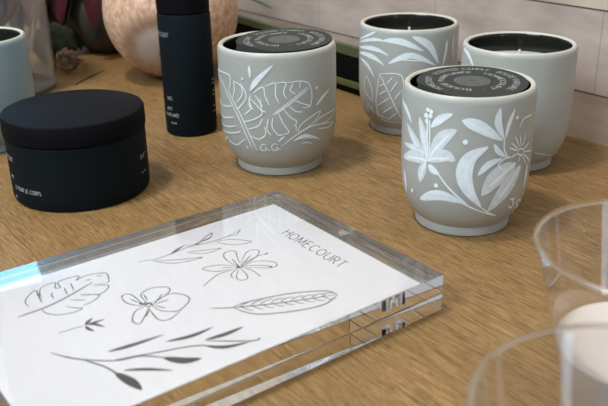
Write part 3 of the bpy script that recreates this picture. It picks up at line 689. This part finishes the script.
bot = tag(empty('spray_bottle', (-10.36, 72.91, 0)), 'tall slim matte black bottle standing before the blush gourd', 'bottle')
mb = MB(); mb.lathe([(0, .15), (2.0, .1), (2.15, 0), (2.30, .08), (2.36, .3), (2.36, 10.85), (2.30, 11.0), (0, 11.02)], 'jar_body', 96)
def onbot(x, y, h): a = x / 2.36; return ((2.372 + h) * math.cos(a), (2.372 + h) * math.sin(a), y)
def bt(t, ang, z, h, wd=.03): write(mb, t, R(ang) * 2.36, z, h, onbot, 'label_print', wd, .16, 0, 'r')
bt('HOMECOURT', -120, 9.1, .36); bt('NCE', -123.5, 3.42, .31); bt('MIST', -125, 2.45, .30); bt('PARFUM\u00c9E', -108.5, 1.86, .31); bt('100 ML', -115.5, 1.18, .2, .022)
for z in (4.95, 4.6, 3.9, 3.55, 2.5, 2.0): mb.strip([(R(-20) * 2.36, z), (R(-8) * 2.36, z)], .07, onbot, 'label_print', 'c')
mb.build('bottle_body', bot)
mb = MB(); mb.lathe([(0, 11.04), (2.18, 11.04), (2.32, 11.10), (2.33, 11.3), (2.33, 14.9), (2.2, 15.1), (0, 15.15)], 'jar_lid', 96); mb.build('cap', bot)

# ================================================================== acrylic block with the art card
BW, BL, BT, BANG = 15.82, 23.85, 2.26, R(-53.50)
block = tag(empty('acrylic_block', (-1.833, 51.979, 0), BANG), 'thick clear acrylic display block lying flat on the table', 'display block')
GAP = .014
mb = MB(); mb.box((0, -BL, .02), (BW, 0, BT / 2 - GAP), 'acrylic', .045); mb.build('base_slab', block, sharp=20)
mb = MB(); mb.box((0, -BL, BT / 2 + GAP), (BW, 0, BT), 'acrylic', .045); mb.build('top_slab', block, sharp=20)
for my in (-.52, -BL + .52):
    mb = MB(); mb.lathe([(0, .62), (.36, .62), (.38, .64), (.38, 1.62), (.36, 1.64), (0, 1.64)], 'steel', 32, (7.85, my, 0)); mb.build('magnet', block)
card = tag(empty('art_card', (-1.833, 51.979, BT / 2), BANG), 'white printed card of botanical ink sketches held inside the acrylic block', 'card')
mb = MB(); mb.box((1.15, -22.55, -.012), (15.15, -1.1, .008), 'paper')
def oncard(x, y, h): return (x, y, .0095 + h * .5)
for i, (kind, wd, pts) in enumerate(INK):
    mb.strip([(u, -v) for u, v in pts], wd * (1.05 if kind == 'l' else 1.35), oncard, 'ink_grey' if kind == 'g' else 'ink', 's' if kind == 'g' else kind, .0004 * (i % 5))
write(mb, 'HOMECOURT', 5.25, -3.42, .80, oncard, 'ink', .068, .235, -.22)
mb.build('printed_sheet', card, smooth=False)

# ================================================================== tumblers in the foreground
def tumbler(loc, label):
    t = tag(empty('glass_tumbler', (*loc, 0)), label, 'glass', 'clear tumblers with white wax')
    mb = MB()
    prof = [(0, .04), (1.95, 0), (2.15, .06), (2.24, .25), (3.42, 4.9), (4.05, 7.4), (4.54, 9.38), (4.545, 9.465), (4.50, 9.465), (4.495, 9.38), (3.99, 7.4), (3.36, 4.9), (2.19, .30), (2.1, .22), (0, .2)]
    mb.lathe(prof, 'shell', 128); mb.build('glass_wall', t, sharp=60)
    mb = MB(); mb.lathe([(4.55 + .085 * math.cos(k * math.pi / 8), 9.56 + .085 * math.sin(k * math.pi / 8)) for k in range(17)], 'glass', 128); mb.build('rim', t)
    mb = MB(); mb.lathe([(0, .24), (2.08, .25), (2.19, .36), (3.40, 5.18), (3.33, 5.27), (3.1, 5.23), (0, 5.2)], 'pale_wax', 96); mb.build('wax', t)
    mb = MB(); mb.tube([(0, 0, 5.1), (.03, .02, 5.6), (.1, .03, 6.0)], .07, 'wick'); mb.build('wick', t)
    return t
tumbler((13.49, 27.57), 'flared clear tumbler half filled with white wax, further from the camera')
tumbler((8.97, 17.62), 'flared clear tumbler cut off by the bottom edge, nearest the camera')

# ================================================================== dried and growing things at the back left
g = tag(empty('decorative_gourd', (-14.66, 93.5, 0)), 'large round blush-coloured gourd with pale end, behind the black bottle', 'gourd')
mb = MB(); RG = 7.6; prof = [(0, -RG * .985)]
for k in range(1, 60):
    th = math.pi * (1 - k / 60); rad = RG
    cap_a = R(25)
    if th < cap_a + .12: rad = RG * (1 - .035 * (1 - min(1, max(0, (th - cap_a) / .12))) )
    prof.append((rad * math.sin(th), rad * math.cos(th)))
prof += [(0, RG * .955)]
mb.lathe(prof, 'gourd', 96)
go = mb.build('rind', g, (0, 0, RG), sharp=60)
go.rotation_euler = Vector((-.04, -.88, -.48)).to_track_quat('Z', 'Y').to_euler()
mb = MB()
for k in range(9):
    a = k * .7; mb.tube([(.1 * math.cos(a), .1 * math.sin(a), 0), (.3 * math.cos(a), .3 * math.sin(a), .25), (.55 * math.cos(a + .3), .55 * math.sin(a + .3), .3)], [.05, .04, .015], 'dried', 5)
sp = mb.build('blossom_end', g, tuple(Vector((0, 0, RG)) + Vector((-.04, -.88, -.48)) * RG * .955)); sp.rotation_euler = go.rotation_euler

plant = tag(empty('potted_plant', (-25, 109.5, 0)), 'dark leafy plant with burgundy bracts in a round taupe pot', 'plant')
mb = MB(); mb.lathe([(0, 0), (3.4, 0), (3.8, .2), (5.2, 1.8), (6.0, 3.8), (6.1, 5.6), (5.6, 7.6), (4.6, 9.2), (4.3, 9.6), (4.1, 9.6), (4.2, 9.0), (5.2, 7.4), (5.3, 6.5), (0, 6.5)], 'pot', 96); mb.build('pot', plant)
mb = MB(); mb.lathe([(0, 8.4), (4.3, 8.3), (4.35, 8.1), (0, 8.0)], 'moss', 48); mb.build('soil', plant)
def P(x, y, z): return (x + 25, y - 109.5, z)
def leaf(name, pts, wd, m, cup=.25, up=(0, 0, 1)):
    mb = MB(); mb.blade([P(*p) for p in pts], wd, m, up, cup); return mb.build(name, plant, sharp=60)
leaf('bract', [(-25.2, 106, 9.4), (-25.2, 103.0, 13), (-25.3, 101.2, 9.5), (-25.4, 100.6, 4.5)], 3.7, 'burgundy', .15, (0, 1, .3))
leaf('bract', [(-26.5, 106, 9.5), (-29.5, 104, 10.0), (-30.3, 103.5, 7.0), (-30.2, 103.5, 4.6)], 2.6, 'burgundy', .2, (0, 1, .3))
leaf('bract', [(-26.5, 107, 9.5), (-31, 105, 11.0), (-33.5, 104.5, 8.0), (-34.2, 104, 5.6)], 2.8, 'burgundy', .2, (0, 1, .3))
leaf('leaf', [(-22, 108, 9.2), (-16, 105, 13.5), (-8.8, 101, 8.9), (-3.3, 98.3, 6.7)], 2.0, 'green_leaf')
leaf('leaf', [(-23, 108, 9.2), (-18, 106, 16), (-12, 103, 14.5), (-7, 100, 11)], 2.2, 'green_leaf')
for k in range(14):
    x = -27.5 - 1.1 * k; z = 3 + 9 * ((k * 7) % 5) / 4
    leaf('leaf', [(-27.6, 110.5, 9.2), (-28 - .35 * k, 112, 12.5), (x, 113.5 + .2 * k, z + 4), (x - 1.2, 112.5 + .2 * k, z - 3.0)], 5.2, 'dark_leaf', .15, (0, 1, .2))
for x, y in ((-29, 107), (-30.5, 108), (-32, 108.5), (-28.4, 105.8)):
    leaf('leaf', [(-27.4, 109.5, 9.2), (x + .4, y + 1, 9.5), (x, y, 5.5), (x - .3, y - .4, .7)], 3.4, 'dark_leaf', .1, (0, 1, .2))
rl = random.Random(3)
for k in range(46):
    a = rl.uniform(1.5, 5.0); L = rl.uniform(9, 17); h = rl.uniform(-9, 8)
    x0, y0 = -25 + 2.6 * math.cos(a), 109.5 + 2.6 * math.sin(a)
    ex, ey = x0 + L * math.cos(a), y0 + .55 * L * math.sin(a) + 1.5
    if ey < 103.5 and ex > -31: ey = 103.5 + rl.random() * 2
    ez = max(2.0, 8.5 + h)
    leaf('leaf', [(x0, y0, 9.0), (x0 + (ex - x0) * .4, y0 + (ey - y0) * .4, max(9.0 + 2.5, (9 + ez) / 2 + 3)), (x0 + (ex - x0) * .8, y0 + (ey - y0) * .8, (9 + 2 * ez) / 3 + 1.4), (ex, ey, ez)], rl.uniform(2.6, 4.2), 'dark_leaf', .2)

def lumpy(name, loc, rad, m, label, cat, n=40, seed=1, sq=(1, 1, 1)):
    mb = MB(); r_ = random.Random(seed); b = [Vector((r_.gauss(0, 1), r_.gauss(0, 1), r_.gauss(0, 1))).normalized() for _ in range(n)]
    nu, nv = 48, 26; vs = [(0, 0, -rad * sq[2])]; fs = []
    for j in range(1, nv):
        for i in range(nu):
            th = math.pi * j / nv; ph = 2 * math.pi * i / nu; d = Vector((math.sin(th) * math.cos(ph), math.sin(th) * math.sin(ph), -math.cos(th)))
            k = max(max(0, d.dot(c)) ** 40 for c in b); q = d * rad * (.86 + .16 * k); vs.append((q.x * sq[0], q.y * sq[1], q.z * sq[2]))
    vs.append((0, 0, rad * sq[2])); top = len(vs) - 1
    for i in range(nu): i2 = (i + 1) % nu; fs.append((0, 1 + i2, 1 + i)); fs.append((top, top - nu + i, top - nu + i2))
    for j in range(nv - 2):
        for i in range(nu): i2 = (i + 1) % nu; a = 1 + j * nu; fs.append((a + i, a + i2, a + nu + i2, a + nu + i))
    zmin = min(v[2] for v in vs); vs = [(x, y, z - zmin) for x, y, z in vs]
    mb.add(vs, fs, m); return tag(mb.build(name, None, (*loc, 0), sharp=180), label, cat)
lumpy('moss_ball', (-30.4, 100.4), 2.6, 'moss', 'dark green lump of moss behind the dried flower head', 'moss', 46, 5, (1.05, .9, 1.0))

rose = tag(empty('dried_flower_head', (-27.9, 95.6, 0)), 'small brown dried flower head lying on the table beside the hazy vase', 'dried flower')
mb = MB()
for ring, (n, rr_, zz_, ln) in enumerate(((10, .55, 1.5, .8), (9, .5, 1.15, 1.0), (8, .45, .8, 1.1))):
    for k in range(n):
        a = 2 * math.pi * (k + ring * .5) / n; c, s_ = math.cos(a), math.sin(a)
        mb.blade([(rr_ * .4 * c, -.2 + .05 * ring, 1.55 + rr_ * .4 * s_), ((rr_ + ln * .35) * c, -.55 + .25 * ring, 1.55 + (rr_ + ln * .35) * s_), ((rr_ + ln * .72) * c, -.35 + .3 * ring, 1.55 + (rr_ + ln * .72) * s_), ((rr_ + ln * .88) * c, .1 + .3 * ring, 1.55 + (rr_ + ln * .88) * s_)], .62, 'dried', (c * .2, -1, s_ * .2), .2, .06)
mb.build('petals', rose, sharp=60)
mb = MB(); mb.lathe([(0, -.35), (.35, -.3), (.55, 0), (.4, .35), (0, .45)], 'seed', 24); so = mb.build('flower_centre', rose, (-.1, -.25, 1.55)); so.rotation_euler = (R(90), 0, 0)
mb = MB(); mb.tube([(-25.6, 90.2, .06), (-24.9, 93, .1), (-23.9, 96.4, .06)], [.07, .06, .03], 'dark_leaf', 6)
tag(mb.build('twig', None), 'thin dark green twig lying on the table behind the jar lid', 'twig')

vase = tag(empty('hazy_vase', (-34.0, 88.6, 0)), 'tall hazy clear cylinder vase behind the blue-lit grey candle', 'vase')
mb = MB(); mb.lathe([(0, 0), (6.3, 0), (6.5, .15), (6.5, 20), (6.38, 20.05), (6.3, 20), (6.3, .5), (0, .45)], 'haze_glass', 96); mb.build('vase_wall', vase)
fl = tag(empty('dried_bloom', (-34.0, 88.6, .5)), 'dusty pink dried bloom standing inside the hazy vase', 'dried flower')
rl = random.Random(11)
mb = MB()
for k in range(5):
    a = k * 1.3; mb.tube([(.5 * math.cos(a), .5 * math.sin(a), 0), (1.1 * math.cos(a), 1.1 * math.sin(a), 4), (1.6 * math.cos(a), 1.6 * math.sin(a), 7)], .14, 'dried', 6)
mb.build('stems', fl)
for k in range(15):
    a = k * 2.4; r_ = 1.4 + 2.6 * rl.random(); c, s_ = math.cos(a), math.sin(a); h = rl.uniform(8, 15)
    mb = MB(); mb.blade([(.9 * c, .9 * s_, 4 + rl.random() * 2), (r_ * .9 * c, r_ * .9 * s_, 6 + h * .25), (r_ * c, r_ * s_, 6 + h * .6), (r_ * 1.15 * c, r_ * 1.15 * s_, 5.5 + h)], rl.uniform(1.8, 2.8), 'dusty_pink', (c, s_, .1), .2); mb.build('petal', fl, sharp=60)
